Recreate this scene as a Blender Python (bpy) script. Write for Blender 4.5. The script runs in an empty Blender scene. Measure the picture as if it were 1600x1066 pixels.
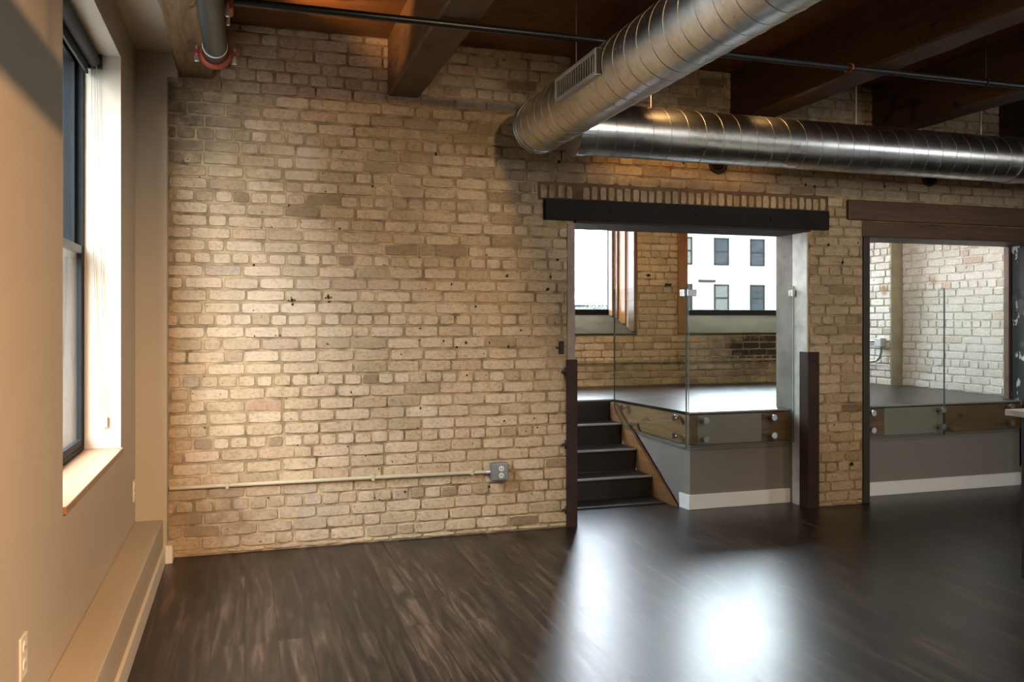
import bpy, bmesh, math, random
from mathutils import Vector, Matrix
random.seed(7)
C = bpy.context.scene.collection
scene = bpy.context.scene

# ------------------------------------------------------------------ materials
def new_mat(name):
    m = bpy.data.materials.new(name); m.use_nodes = True
    nt = m.node_tree; nt.nodes.clear()
    out = nt.nodes.new('ShaderNodeOutputMaterial')
    b = nt.nodes.new('ShaderNodeBsdfPrincipled')
    nt.links.new(b.outputs[0], out.inputs[0])
    return m, nt, b, out

def N(nt, typ, **kw):
    n = nt.nodes.new(typ)
    for k, v in kw.items():
        if k in n.inputs.keys(): n.inputs[k].default_value = v
        else: setattr(n, k, v)
    return n

def ramp(nt, fac, stops):
    r = nt.nodes.new('ShaderNodeValToRGB')
    el = r.color_ramp.elements
    while len(el) > 1: el.remove(el[-1])
    el[0].position, el[0].color = stops[0][0], (*stops[0][1], 1)
    for p, c in stops[1:]:
        e = el.new(p); e.color = (*c, 1)
    nt.links.new(fac, r.inputs[0])
    return r.outputs[0]

def mixc(nt, fac, a, b, mode='MIX'):
    n = nt.nodes.new('ShaderNodeMix'); n.data_type = 'RGBA'; n.blend_type = mode
    def setin(i, v):
        if isinstance(v, (int, float)): n.inputs[i].default_value = v
        elif isinstance(v, tuple): n.inputs[i].default_value = (*v, 1)
        else: nt.links.new(v, n.inputs[i])
    setin(0, fac); setin(6, a); setin(7, b)
    return n.outputs[2]

def mathn(nt, op, a, b=None, c=None, clamp=False):
    n = nt.nodes.new('ShaderNodeMath'); n.operation = op; n.use_clamp = clamp
    for i, v in enumerate((a, b, c)):
        if v is None: continue
        if isinstance(v, (int, float)): n.inputs[i].default_value = v
        else: nt.links.new(v, n.inputs[i])
    return n.outputs[0]

def coords(nt, scale=(1, 1, 1), rot=(0, 0, 0), loc=(0, 0, 0)):
    t = nt.nodes.new('ShaderNodeTexCoord'); mp = nt.nodes.new('ShaderNodeMapping')
    mp.inputs['Scale'].default_value = scale; mp.inputs['Rotation'].default_value = rot
    mp.inputs['Location'].default_value = loc
    nt.links.new(t.outputs['Object'], mp.inputs[0])
    return mp.outputs[0]

def noise(nt, vec, scale, detail=4, rough=.55, dist=0):
    n = N(nt, 'ShaderNodeTexNoise'); n.inputs['Scale'].default_value = scale
    n.inputs['Detail'].default_value = detail; n.inputs['Roughness'].default_value = rough
    n.inputs['Distortion'].default_value = dist
    nt.links.new(vec, n.inputs['Vector'])
    return n.outputs[0]

def bump(nt, b, h, strength=.3, dist=.01):
    bp = nt.nodes.new('ShaderNodeBump'); bp.inputs['Strength'].default_value = strength
    bp.inputs['Distance'].default_value = dist
    nt.links.new(h, bp.inputs['Height']); nt.links.new(bp.outputs[0], b.inputs['Normal'])

def simple(name, col, rough=.6, metal=0, var=.12, vscale=6, bmp=0, bscale=60, spec=.5):
    m, nt, b, _ = new_mat(name)
    v = coords(nt)
    n = noise(nt, v, vscale)
    lo = tuple(c * (1 - var) for c in col); hi = tuple(min(1, c * (1 + var)) for c in col)
    nt.links.new(ramp(nt, n, [(.3, lo), (.7, hi)]), b.inputs['Base Color'])
    b.inputs['Roughness'].default_value = rough; b.inputs['Metallic'].default_value = metal
    b.inputs['Specular IOR Level'].default_value = spec
    if bmp: bump(nt, b, noise(nt, v, bscale, 5), bmp, .004)
    return m

def wood(name, dark, light, axis=1, rough=.55, scale=1.0, knots=True, bmp=.25):
    m, nt, b, _ = new_mat(name)
    sc = [14 * scale] * 3; sc[axis] = 1.0 * scale
    v = coords(nt, tuple(sc))
    g = noise(nt, v, 1.6, 6, .62, .8)
    g2 = noise(nt, coords(nt, tuple(s * 3.2 for s in sc)), 2.0, 4, .6)
    f = mathn(nt, 'MULTIPLY_ADD', g2, .35, mathn(nt, 'MULTIPLY', g, .75))
    col = ramp(nt, f, [(.3, dark), (.55, tuple((a + c) / 2 for a, c in zip(dark, light))), (.75, light)])
    if knots:
        k = noise(nt, coords(nt, tuple(3.2 if i != axis else 1.1 for i in range(3))), 2.3, 3, .5, 1.5)
        col = mixc(nt, ramp(nt, k, [(.60, (0, 0, 0)), (.72, (1, 1, 1))]), col, tuple(c * .45 for c in dark))
    nt.links.new(col, b.inputs['Base Color']); b.inputs['Roughness'].default_value = rough
    bump(nt, b, f, bmp, .004)
    return m

def brick_mat(name, stops, stain_col=None, stains=(), pit=.5, mott=.35, gap=(.29, .225, .145)):
    m, nt, b, _ = new_mat(name)
    g = nt.nodes.new('ShaderNodeNewGeometry')
    col = ramp(nt, g.outputs['Random Per Island'], stops)
    v = coords(nt)
    n1 = noise(nt, v, 9, 6, .65)
    col = mixc(nt, mathn(nt, 'MULTIPLY', ramp(nt, n1, [(.40, (0, 0, 0)), (.72, (1, 1, 1))]), mott), col, gap)
    n2 = noise(nt, v, 1.1, 4, .6)
    col = mixc(nt, mathn(nt, 'MULTIPLY', ramp(nt, n2, [(.46, (0, 0, 0)), (.72, (1, 1, 1))]), .45), col, gap)
    n4 = noise(nt, coords(nt, (1, 1, 1.3), loc=(2, 5, 1)), 48, 5, .7)
    col = mixc(nt, 1.0, col, ramp(nt, n4, [(.30, (.62, .60, .56)), (.50, (1, 1, 1)), (.70, (1.10, 1.07, 1.08))]), 'MULTIPLY')
    n3 = noise(nt, coords(nt, (1, 1, 1), loc=(4, 1, 2)), 26, 3, .5)
    col = mixc(nt, ramp(nt, n3, [(.70, (0, 0, 0)), (.76, (1, 1, 1))]), col, tuple(c * .35 for c in gap))
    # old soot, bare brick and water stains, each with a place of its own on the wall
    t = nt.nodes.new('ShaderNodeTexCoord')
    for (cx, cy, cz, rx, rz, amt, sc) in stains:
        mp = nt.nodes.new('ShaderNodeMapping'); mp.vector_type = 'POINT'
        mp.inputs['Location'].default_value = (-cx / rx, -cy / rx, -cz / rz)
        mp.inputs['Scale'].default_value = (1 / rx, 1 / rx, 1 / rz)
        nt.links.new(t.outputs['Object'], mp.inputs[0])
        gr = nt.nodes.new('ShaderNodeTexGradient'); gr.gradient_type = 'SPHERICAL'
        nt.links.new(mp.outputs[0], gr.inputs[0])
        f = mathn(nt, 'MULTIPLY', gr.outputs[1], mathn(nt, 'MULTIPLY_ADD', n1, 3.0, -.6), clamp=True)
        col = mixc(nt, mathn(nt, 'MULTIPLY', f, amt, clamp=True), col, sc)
    nt.links.new(col, b.inputs['Base Color'])
    b.inputs['Roughness'].default_value = .85; b.inputs['Specular IOR Level'].default_value = .25
    bump(nt, b, noise(nt, v, 45, 6, .7), pit, .010)
    return m

def floor_mat(name):
    m, nt, b, _ = new_mat(name)
    v = coords(nt, rot=(0, 0, math.pi / 2))
    br = N(nt, 'ShaderNodeTexBrick'); nt.links.new(v, br.inputs['Vector'])
    br.offset = .37; br.offset_frequency = 2; br.squash = 1
    br.inputs['Scale'].default_value = 1; br.inputs['Brick Width'].default_value = 1.25
    br.inputs['Row Height'].default_value = .135; br.inputs['Mortar Size'].default_value = .0020
    br.inputs['Mortar Smooth'].default_value = .2; br.inputs['Bias'].default_value = -.1
    br.inputs['Color1'].default_value = (.0, .0, .0, 1); br.inputs['Color2'].default_value = (1, 1, 1, 1)
    br.inputs['Mortar'].default_value = (.5, .5, .5, 1)
    # shift the grain per board
    off = nt.nodes.new('ShaderNodeVectorMath'); off.operation = 'MULTIPLY_ADD'
    nt.links.new(br.outputs[0], off.inputs[0]); off.inputs[1].default_value = (7, 13, 3)
    nt.links.new(coords(nt, (19, 1.5, 1)), off.inputs[2])
    g = noise(nt, off.outputs[0], 1.5, 8, .68, .5)
    off2 = nt.nodes.new('ShaderNodeVectorMath'); off2.operation = 'MULTIPLY_ADD'
    nt.links.new(br.outputs[0], off2.inputs[0]); off2.inputs[1].default_value = (3, 5, 3)
    nt.links.new(coords(nt, (7, 1.6, 1)), off2.inputs[2])
    k = noise(nt, off2.outputs[0], 1.0, 4, .6, .6)
    sepc = nt.nodes.new('ShaderNodeSeparateColor'); nt.links.new(br.outputs[0], sepc.inputs[0])
    f = mathn(nt, 'MULTIPLY_ADD', sepc.outputs[0], .09, mathn(nt, 'MULTIPLY', g, .9))
    col = ramp(nt, f, [(.34, (.003, .0022, .002)), (.45, (.012, .0078, .0055)), (.54, (.030, .019, .0125)), (.65, (.095, .058, .037))])
    col = mixc(nt, mathn(nt, 'MULTIPLY', ramp(nt, k, [(.60, (0, 0, 0)), (.80, (1, 1, 1))]), .85), col, (.006, .004, .003))
    col = mixc(nt, br.outputs[1], col, (.006, .004, .003))
    nt.links.new(col, b.inputs['Base Color'])
    rr = mathn(nt, 'MULTIPLY_ADD', g, .16, .265)
    nt.links.new(rr, b.inputs['Roughness'])
    b.inputs['Specular IOR Level'].default_value = .5; b.inputs['IOR'].default_value = 1.5
    h = mathn(nt, 'SUBTRACT', mathn(nt, 'MULTIPLY', g, .10), br.outputs[1])
    bump(nt, b, h, .18, .002)
    return m

def glass_mat(name, tint=(.945, .965, .95)):
    m = bpy.data.materials.new(name); m.use_nodes = True
    nt = m.node_tree; nt.nodes.clear()
    out = nt.nodes.new('ShaderNodeOutputMaterial')
    tr = nt.nodes.new('ShaderNodeBsdfTransparent'); tr.inputs[0].default_value = (*tint, 1)
    gl = nt.nodes.new('ShaderNodeBsdfGlossy'); gl.inputs['Roughness'].default_value = 0
    fr = nt.nodes.new('ShaderNodeFresnel'); fr.inputs[0].default_value = 1.5
    mx = nt.nodes.new('ShaderNodeMixShader')
    ge = nt.nodes.new('ShaderNodeNewGeometry')     # the Fresnel node inverts the index on back faces: give it the inverse there
    nt.links.new(mathn(nt, 'MULTIPLY_ADD', ge.outputs['Backfacing'], 1 / 1.5 - 1.5, 1.5), fr.inputs[0])
    nt.links.new(fr.outputs[0], mx.inputs[0]); nt.links.new(tr.outputs[0], mx.inputs[1])
    nt.links.new(gl.outputs[0], mx.inputs[2]); nt.links.new(mx.outputs[0], out.inputs[0])
    return m

def galv_mat(name):
    m, nt, b, _ = new_mat(name)
    v = coords(nt)
    n = noise(nt, v, 5, 5, .6)
    vo = N(nt, 'ShaderNodeTexVoronoi'); vo.inputs['Scale'].default_value = 34; nt.links.new(v, vo.inputs[0])
    f = mathn(nt, 'MULTIPLY_ADD', vo.outputs[0], .25, mathn(nt, 'MULTIPLY', n, .8))
    nt.links.new(ramp(nt, f, [(.3, (.52, .515, .49)), (.75, (.76, .75, .715))]), b.inputs['Base Color'])
    b.inputs['Metallic'].default_value = 1
    nt.links.new(mathn(nt, 'MULTIPLY_ADD', n, .16, .22), b.inputs['Roughness'])
    return m

M = {}
CREAM = [(0, (0.204, 0.140, 0.078)), (.03, (0.367, 0.265, 0.157)), (.10, (0.479, 0.357, 0.216)), (.35, (0.561, 0.420, 0.261)), (.60, (0.597, 0.453, 0.294)),
         (.80, (0.612, 0.478, 0.329)), (.90, (0.581, 0.415, 0.275)), (.955, (0.510, 0.357, 0.216)), (.985, (0.428, 0.347, 0.255)), (1, (0.469, 0.289, 0.177))]
BW = 5.24
M['brick'] = brick_mat('cream_brick', CREAM, stains=[
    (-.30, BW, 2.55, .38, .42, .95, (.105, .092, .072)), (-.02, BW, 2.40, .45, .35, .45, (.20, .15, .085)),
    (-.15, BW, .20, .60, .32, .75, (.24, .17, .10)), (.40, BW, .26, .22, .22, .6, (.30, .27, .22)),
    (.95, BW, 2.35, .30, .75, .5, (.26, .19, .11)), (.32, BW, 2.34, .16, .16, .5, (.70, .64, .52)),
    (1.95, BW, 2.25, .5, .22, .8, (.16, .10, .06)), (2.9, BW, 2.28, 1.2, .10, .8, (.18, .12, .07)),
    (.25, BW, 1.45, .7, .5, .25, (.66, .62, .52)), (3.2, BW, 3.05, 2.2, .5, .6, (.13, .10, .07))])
M['mortar'] = simple('old_mortar', (.34, .25, .145), .9, var=.55, vscale=11, bmp=.6, bscale=80, spec=.2)
M['mortar_dark'] = simple('dark_mortar', (.13, .085, .05), .9, var=.3, vscale=14, bmp=.5, spec=.2)
M['hole'] = simple('chipped_hole', (.035, .024, .016), .95, spec=.1)
WHITE = [(0, (.55, .47, .38)), (.05, (.72, .69, .62)), (.3, (.80, .78, .72)), (.8, (.84, .82, .77)), (.97, (.76, .70, .62)), (1, (.62, .46, .36))]
M['brick_white'] = brick_mat('whitewashed_brick', WHITE, stains=[
    (6.26, 7.12, 1.69, .07, .075, 1.6, (.40, .22, .13)), (6.40, 6.62, 1.76, .09, .075, 1.3, (.50, .33, .22)),
    (6.40, 5.9, 2.3, .7, .5, .35, (.62, .47, .36))], mott=.18, gap=(.48, .43, .36))
M['mortar_white'] = simple('whitewashed_mortar', (.62, .60, .55), .9, var=.35, vscale=12, bmp=.4)
M['brick_far'] = brick_mat('sooty_cream_brick', CREAM, stains=[
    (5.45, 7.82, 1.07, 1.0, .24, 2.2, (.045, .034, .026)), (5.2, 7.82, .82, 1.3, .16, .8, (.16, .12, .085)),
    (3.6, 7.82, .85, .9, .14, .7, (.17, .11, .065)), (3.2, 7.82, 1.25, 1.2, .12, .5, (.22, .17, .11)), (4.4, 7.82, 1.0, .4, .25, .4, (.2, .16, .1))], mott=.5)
M['drywall'] = simple('painted_drywall', (.46, .40, .31), .8, var=.02, vscale=3, bmp=.04, bscale=120, spec=.3)
M['trim_paint'] = simple('trim_paint', (.72, .68, .60), .45, var=.02)
M['white_paint'] = simple('white_paint', (.78, .77, .74), .5, var=.03)
M['grey_paint'] = simple('grey_paint', (.21, .188, .165), .7, var=.03, spec=.3)
M['reflection_grey'] = simple('painted_glass_reflection', (.30, .265, .225), .55, var=.03)  # grey stands for a reflection in the guard glass, painted on the fascia
M['plaster'] = simple('peeling_white_plaster', (.66, .63, .57), .85, var=.25, vscale=7, bmp=.5, bscale=25)
M['plaster_mauve'] = simple('old_cement_edge', (.36, .29, .25), .85, var=.2, vscale=9, bmp=.4)
M['jamb_grey'] = simple('weathered_grey_jamb', (.20, .175, .15), .85, var=.3, vscale=6, bmp=.4)
M['pilaster'] = simple('olive_pilaster_plaster', (.43, .38, .28), .85, var=.2, vscale=5, bmp=.3)
M['plaster_sill'] = simple('sloped_sill_plaster', (.050, .042, .028), .95, var=.2, vscale=5, bmp=.3, spec=0)
M['floor'] = floor_mat('dark_laminate_planks')
M['beam'] = wood('old_timber', (.024, .0105, .0038), (.115, .053, .018), 1, .6)
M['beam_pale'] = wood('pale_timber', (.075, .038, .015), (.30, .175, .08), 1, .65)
M['deck'] = wood('timber_deck', (.060, .021, .0055), (.20, .076, .020), 0, .5)
M['lintel_wood'] = wood('lintel_timber', (.045, .020, .009), (.15, .068, .028), 0, .6)
M['post_wood'] = wood('dark_post', (.018, .012, .010), (.05, .03, .02), 2, .6)
M['fascia'] = wood('fascia_wood', (.11, .056, .022), (.26, .145, .062), 0, .4, knots=True)
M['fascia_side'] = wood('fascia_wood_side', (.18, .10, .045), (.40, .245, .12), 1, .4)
M['stringer'] = wood('stringer_wood', (.13, .060, .018), (.27, .135, .045), 1, .5, knots=False)
M['stair'] = wood('stair_wood', (.008, .005, .004), (.022, .014, .010), 0, .65, knots=False, bmp=.1)
M['nosing'] = simple('painted_edge_light', (.42, .38, .36), .35, var=.05)  # pale tone paints in the light caught along step and platform edges
M['sill_wood'] = wood('oak_sill', (.22, .115, .055), (.36, .20, .105), 1, .4, knots=False, bmp=.1)
M['casing'] = wood('amber_casing', (.20, .075, .012), (.36, .15, .03), 2, .45, knots=False, bmp=.1)
M['casing_dark'] = wood('brown_casing', (.07, .030, .012), (.17, .075, .028), 2, .45, knots=False, bmp=.1)
M['steel_brown'] = simple('brown_painted_steel', (.042, .022, .016), .65, var=.2, vscale=8, bmp=.1, spec=.2)
M['steel_dark'] = simple('dark_lintel_steel', (.013, .009, .009), .65, var=.3, vscale=5, bmp=.1, spec=.2)
M['iron'] = simple('rusty_iron', (.03, .018, .012), .8, var=.4, vscale=30)
M['galv'] = galv_mat('galvanised_steel')
M['galv_seam'] = simple('seam_steel', (.50, .485, .45), .45, 1, var=.1)
M['grille'] = simple('register_metal', (.50, .49, .45), .5, .3, var=.05)
M['black'] = simple('black_paint', (.012, .012, .013), .35)
M['pipe_green'] = simple('grey_green_pipe', (.045, .052, .047), .35, .3, var=.15)
M['red'] = simple('red_coupling_paint', (.33, .055, .022), .45, var=.15)
M['steel'] = simple('brushed_steel', (.62, .61, .58), .25, 1, var=.05)
M['zinc'] = simple('zinc_bolt', (.72, .70, .66), .35, .8, var=.1)
M['conduit'] = simple('painted_conduit', (.50, .42, .27), .6, var=.1)
M['box_grey'] = simple('grey_steel_box', (.25, .25, .25), .45, .5, var=.08)
M['box_pale'] = simple('pale_grey_box', (.50, .52, .52), .5, .2)
M['ivory'] = simple('ivory_plastic', (.75, .70, .60), .4)
M['slot'] = simple('socket_slot', (.03, .03, .03), .6)
M['frame'] = simple('dark_bronze_frame', (.006, .008, .009), .6, spec=.15)
M['frame_rail'] = simple('grey_sash_rail', (.16, .172, .172), .5)
M['blind'] = simple('charcoal_blind_fabric', (.035, .034, .033), .75)
M['chain'] = simple('white_bead_chain', (.30, .285, .26), .4)
M['glass'] = glass_mat('clear_glass')
M['pane'] = glass_mat('window_glass', (.96, .98, .98))
M['glass_edge'] = simple('green_glass_edge', (.13, .17, .15), .15, 0)
M['counter'] = simple('white_stone_top', (.62, .62, .60), .25, var=.18, vscale=9)
M['cabinet'] = simple('dark_cabinet', (.018, .014, .013), .5)
m, nt, b, _ = new_mat('peeling_black_paint')
n = noise(nt, coords(nt, (1, 1, .45), loc=(0, .3, .2)), 7, 5, .6)
nt.links.new(ramp(nt, n, [(.56, (.022, .024, .026)), (.58, (.62, .60, .56))]), b.inputs['Base Color']); b.inputs['Roughness'].default_value = .8
M['peel'] = m
M['facade'] = simple('pale_brick_facade', (.060, .0585, .0565), .9, var=.06, vscale=.8)
M['facade_pane'] = simple('facade_window_pane', (.009, .011, .012), .9, var=.3, vscale=2, spec=.0)
M['facade_blind'] = simple('facade_blind', (.030, .031, .029), .9, spec=0.)
M['facade_frame'] = simple('facade_sash_frame', (.006, .006, .006), .9, spec=0.)
M['asphalt'] = simple('street_asphalt', (.16, .16, .155), .9)
M['leaf'] = simple('tree_leaves', (.022, .030, .016), .8, var=.4, vscale=3)
M['bark'] = simple('tree_bark', (.08, .06, .045), .9)
M['roofgrey'] = simple('pale_roof_wall', (.045, .046, .047), .9)
M['lamp_shell'] = simple('black_lamp_shell', (.02, .02, .02), .5)

# ------------------------------------------------------------------ mesh helpers
def link(name, bm, mat, parent=None, smooth=False, bevel=0, sharp=None):
    me = bpy.data.meshes.new(name)
    bmesh.ops.recalc_face_normals(bm, faces=bm.faces)
    bm.to_mesh(me); bm.free()
    if smooth:
        for p in me.polygons: p.use_smooth = True
    for mm in (mat if isinstance(mat, (list, tuple)) else [mat]): me.materials.append(M[mm])
    if sharp is not None: me.set_sharp_from_angle(angle=math.radians(sharp))
    o = bpy.data.objects.new(name, me); C.objects.link(o)
    if parent is not None: o.parent = parent
    if bevel:
        bv = o.modifiers.new('bevel', 'BEVEL'); bv.width = bevel; bv.segments = 2; bv.limit_method = 'ANGLE'
    return o

def box(bm, x0, x1, y0, y1, z0, z1, mi=0):
    vs = [bm.verts.new(p) for p in ((x0,y0,z0),(x1,y0,z0),(x1,y1,z0),(x0,y1,z0),(x0,y0,z1),(x1,y0,z1),(x1,y1,z1),(x0,y1,z1))]
    for f in ((0,3,2,1),(4,5,6,7),(0,1,5,4),(1,2,6,5),(2,3,7,6),(3,0,4,7)):
        bm.faces.new([vs[i] for i in f]).material_index = mi
    return vs

def prism(bm, pts, f0, f1, mi=0, emi=None):
    """polygon pts; f0/f1 map a 2-D point to the two end faces"""
    a = [bm.verts.new(f0(*p)) for p in pts]; b = [bm.verts.new(f1(*p)) for p in pts]
    bm.faces.new(a).material_index = mi; bm.faces.new(b[::-1]).material_index = mi
    n = len(pts)
    for i in range(n):
        bm.faces.new((a[i], b[i], b[(i + 1) % n], a[(i + 1) % n])).material_index = mi if emi is None else emi

def tube(bm, path, r, seg=12, caps=True, closed=False, mi=0):
    path = [Vector(p) for p in path]; rings = []; n = len(path)
    ref = None
    for i, p in enumerate(path):
        if closed: t = (path[(i + 1) % n] - path[i - 1]).normalized()
        else: t = (path[min(i + 1, n - 1)] - path[max(i - 1, 0)]).normalized()
        if ref is None:
            ref = Vector((0, 0, 1)) if abs(t.z) < .9 else Vector((1, 0, 0))
        u = (ref - t * ref.dot(t)).normalized(); w = t.cross(u); ref = u
        rr = r[i] if isinstance(r, (list, tuple)) else r
        rings.append([bm.verts.new(p + (u * math.cos(2 * math.pi * k / seg) + w * math.sin(2 * math.pi * k / seg)) * rr) for k in range(seg)])
    m = n if closed else n - 1
    for i in range(m):
        A, B = rings[i], rings[(i + 1) % n]
        for k in range(seg):
            bm.faces.new((A[k], A[(k + 1) % seg], B[(k + 1) % seg], B[k])).material_index = mi
    if caps and not closed:
        bm.faces.new(rings[0][::-1]).material_index = mi; bm.faces.new(rings[-1]).material_index = mi

def obox(name, x0, x1, y0, y1, z0, z1, mat, parent=None, bevel=0):
    bm = bmesh.new(); box(bm, x0, x1, y0, y1, z0, z1); return link(name, bm, mat, parent, bevel=bevel)

def otube(name, path, r, mat, parent=None, seg=16, closed=False):
    bm = bmesh.new(); tube(bm, path, r, seg, closed=closed)
    o = link(name, bm, mat, parent, smooth=True)
    e = o.modifiers.new('edges', 'EDGE_SPLIT'); e.split_angle = math.radians(50)
    return o

def tag(o, label, cat, group=None, kind=None):
    o['label'] = label; o['category'] = cat
    if group: o['group'] = group
    if kind: o['kind'] = kind
    return o

def struct(o):
    o['kind'] = 'structure'; return o

def empty(name, loc):
    o = bpy.data.objects.new(name, None); C.objects.link(o); o.empty_display_size = .1
    o.location = loc; return o

def child(o, root):
    """parent keeping world coordinates"""
    o.parent = root
    o.matrix_parent_inverse = Matrix.Translation(root.location).inverted()
    return o

def thing(name, loc, label, cat, group=None):
    return tag(empty(name, loc), label, cat, group)

# ------------------------------------------------------------------ brickwork
def brick_face(bm, frame, z0, z1, s0, s1, row_h, z_start, length=.211, head=.104, joint=.009, header_every=5, header_at=3,
               holes=(), depth=.005, mi=0, jit=1.0, nx=5, rnd=None):
    """bricks over s0..s1 x z0..z1; frame(s, n, z) maps to the world (n out of the wall)"""
    rnd = rnd or random.Random(3)
    k = int(math.floor((z0 - z_start) / row_h))
    while z_start + k * row_h < z1:
        za = z_start + k * row_h; zb = za + row_h
        hd = header_every and (k % header_every == header_at)
        L = head if hd else length
        s = s0 - L * (((k % 2) * .5 + rnd.uniform(-.12, .12)) if not hd else rnd.uniform(.2, .8))
        while s < s1:
            LL = L * rnd.uniform(.95, 1.05)
            if not hd and rnd.random() < .09: LL = head
            a, b = s, s + LL; s = b
            segs = [(max(a, s0), min(b, s1))]
            zz0, zz1 = max(za, z0), min(zb, z1)
            for (h0, h1, g0, g1) in holes:
                if (zz0 + zz1) / 2 > g0 and (zz0 + zz1) / 2 < g1:
                    ns = []
                    for (p, q) in segs:
                        if q <= h0 or p >= h1: ns.append((p, q)); continue
                        if p < h0: ns.append((p, h0))
                        if q > h1: ns.append((h1, q))
                    segs = ns
            for (p, q) in segs:
                if q - p < .025 or zz1 - zz0 < .02: continue
                one_brick(bm, frame, p + joint / 2, q - joint / 2, zz0 + joint / 2, zz1 - joint / 2, depth, mi, jit, nx, rnd)
        k += 1

def one_brick(bm, frame, s0, s1, z0, z1, depth, mi, jit, nx, rnd):
    w, h = s1 - s0, z1 - z0
    n_cols = max(3, int(round(nx * w / .2))) + 2
    ez = .0035 / max(h, .03); zs = [0, ez, .5, 1 - ez, 1]
    xs = [0] + [min(.0035 / w, .2) + (1 - 2 * min(.0035 / w, .2)) * i / (n_cols - 3) for i in range(n_cols - 2)] + [1]
    d = depth * rnd.uniform(.75, 1.2); tilt = rnd.uniform(-.0012, .0012) * jit; tz = rnd.uniform(-.001, .001) * jit
    dz = rnd.uniform(-.002, .002) * jit; grid = []
    e0, e1 = rnd.uniform(-.003, .003) * jit, rnd.uniform(-.003, .003) * jit
    for j, fz in enumerate(zs):
        row = []
        for i, fx in enumerate(xs):
            edge = i in (0, n_cols - 1) or j in (0, 4)
            corner = i in (0, 1, n_cols - 2, n_cols - 1) and j in (0, 1, 3, 4)
            n = -.0045 if edge else d + tilt * (fx - .5) * 2 + tz * (fz - .5) + rnd.uniform(-.0007, .0007) * jit
            if corner and not edge: n -= .0018
            jx = rnd.uniform(-.0014, .0014) * jit; jz = rnd.uniform(-.0018, .0018) * jit
            s = s0 + w * fx + jx + (e0 * (1 - fx) + e1 * fx); z = z0 + h * fz + jz + dz
            if corner: s += (.003 if i < 2 else -.003); z += (.003 if j < 2 else -.003)
            row.append(bm.verts.new(frame(s, n, z)))
        grid.append(row)
    for j in range(4):
        for i in range(n_cols - 1):
            bm.faces.new((grid[j][i], grid[j][i + 1], grid[j + 1][i + 1], grid[j + 1][i])).material_index = mi

def chip(bm, frame, s, z, r, mi, rnd, ax=1.0):
    c = bm.verts.new(frame(s, .0105, z)); ring = []
    n = 9
    for i in range(n):
        a = 2 * math.pi * i / n; rr = r * rnd.uniform(.55, 1.2)
        ring.append(bm.verts.new(frame(s + math.cos(a) * rr * ax, .009, z + math.sin(a) * rr)))
    for i in range(n): bm.faces.new((c, ring[i], ring[(i + 1) % n])).material_index = mi

# ------------------------------------------------------------------ room shell
WB = BW            # face of the main brick wall
WT = 5.615         # its back
ZC = 3.124
XL = -.585
OP1 = (2.09, 3.93, 2.02); OP2 = (4.408, 6.21, 2.0)
PZ = .706; PY = 5.44
YF = 7.82          # far wall of the raised room
XR = 6.40

bm = bmesh.new(); box(bm, -.95, 9.6, -3.6, 5.9, -.12, 0); o = struct(link('floor', bm, 'floor'))
bm = bmesh.new(); box(bm, -.95, 9.6, -3.6, 8.6, ZC, ZC + .15); struct(link('ceiling', bm, 'deck'))

# main brick wall
bm = bmesh.new()
m0 = WB + .003
for (a, b, c, d) in ((-.60, OP1[0], 0, ZC), (OP1[0], OP1[1], OP1[2], ZC), (OP1[1], OP2[0], 0, ZC), (OP2[0], OP2[1], OP2[2], ZC), (OP2[1], 9.6, 0, ZC)):
    box(bm, a, b, m0, WT, c, d, 1)
# dark mortar bed round the rowlock course
box(bm, 1.835, 4.10, WB - .001, m0 + .002, 2.165, 2.30, 2)
fr = lambda s, n, z: (s, WB - n, z)
rnd = random.Random(11)
brick_face(bm, fr, .004, ZC, -.43, 8.2, .0725, .032,
           holes=[(OP1[0] - .045, OP1[1] + .0, -1, OP1[2]), (OP2[0], OP2[1], -1, 2.12), (1.876, 4.09, 2.0, 2.175), (1.84, 4.095, 2.16, 2.295),
                  (4.264, 6.6, 2.10, 2.27), (4.40, 6.6, 1.99, 2.12)], rnd=rnd)
s = 1.846; rnd = random.Random(4)
while s < 4.07:       # rowlock course over the steel lintel
    if abs(s - 2.09) > .03:
        one_brick(bm, fr, s, s + .050, 2.176, 2.272 - rnd.uniform(0, .012), .009, 0, 1.0, 5, rnd)
    s += .0605
CH = [(1.7147, 1.3068, .009), (1.5, 1.2284, .010), (1.3456, 1.2284, .012), (1.2, 1.24, .009),
      (1.285, 1.2, .008), (1.63, 1.2, .011), (1.41, 1.46, .009), (1.25, 1.6, .011), (1.9, 1.575, .012), (1.97, 1.77, .011), (1.62, 1.66, .011),
      (1.92, 1.66, .009), (.42, 1.05, .008), (.62, .93, .007), (.2, 1.28, .008), (.55, 1.93, .009), (.25, 2.06, .008), (.05, 1.7, .009),
      (.75, 2.2, .008), (1.15, 2.42, .013), (1.35, 1.02, .008), (1.05, .82, .009), (1.6, .72, .008), (.3, .62, .007), (.95, .3, .008),
      (1.5, .3, .008), (4.1, 1.93, .012), (4.22, 1.80, .016), (4.3, .30, .016), (4.08, 1.2, .008), (4.36, 1.95, .010), (4.15, .6, .009), (4.25, 1.5, .008),
      (2.9, 2.47, .012), (3.9, 2.36, .013), (3.98, 2.35, .013), (4.6, 2.38, .012), (4.75, 2.37, .012), (1.98, 2.42, .016)]
for (sx, sz, r) in CH: chip(bm, fr, sx, sz, r, 3, rnd, rnd.uniform(.6, 1.2))
for (sx, sz) in ((.267, 1.489), (.483, 1.506)):      # two star shaped chips
    for (dx, dz, r) in ((0, .004, .012), (.017, .004, .006), (-.018, .0, .006), (.003, -.022, .009), (-.003, .02, .006)): chip(bm, fr, sx + dx, sz + dz, r, 3, rnd)
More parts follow.
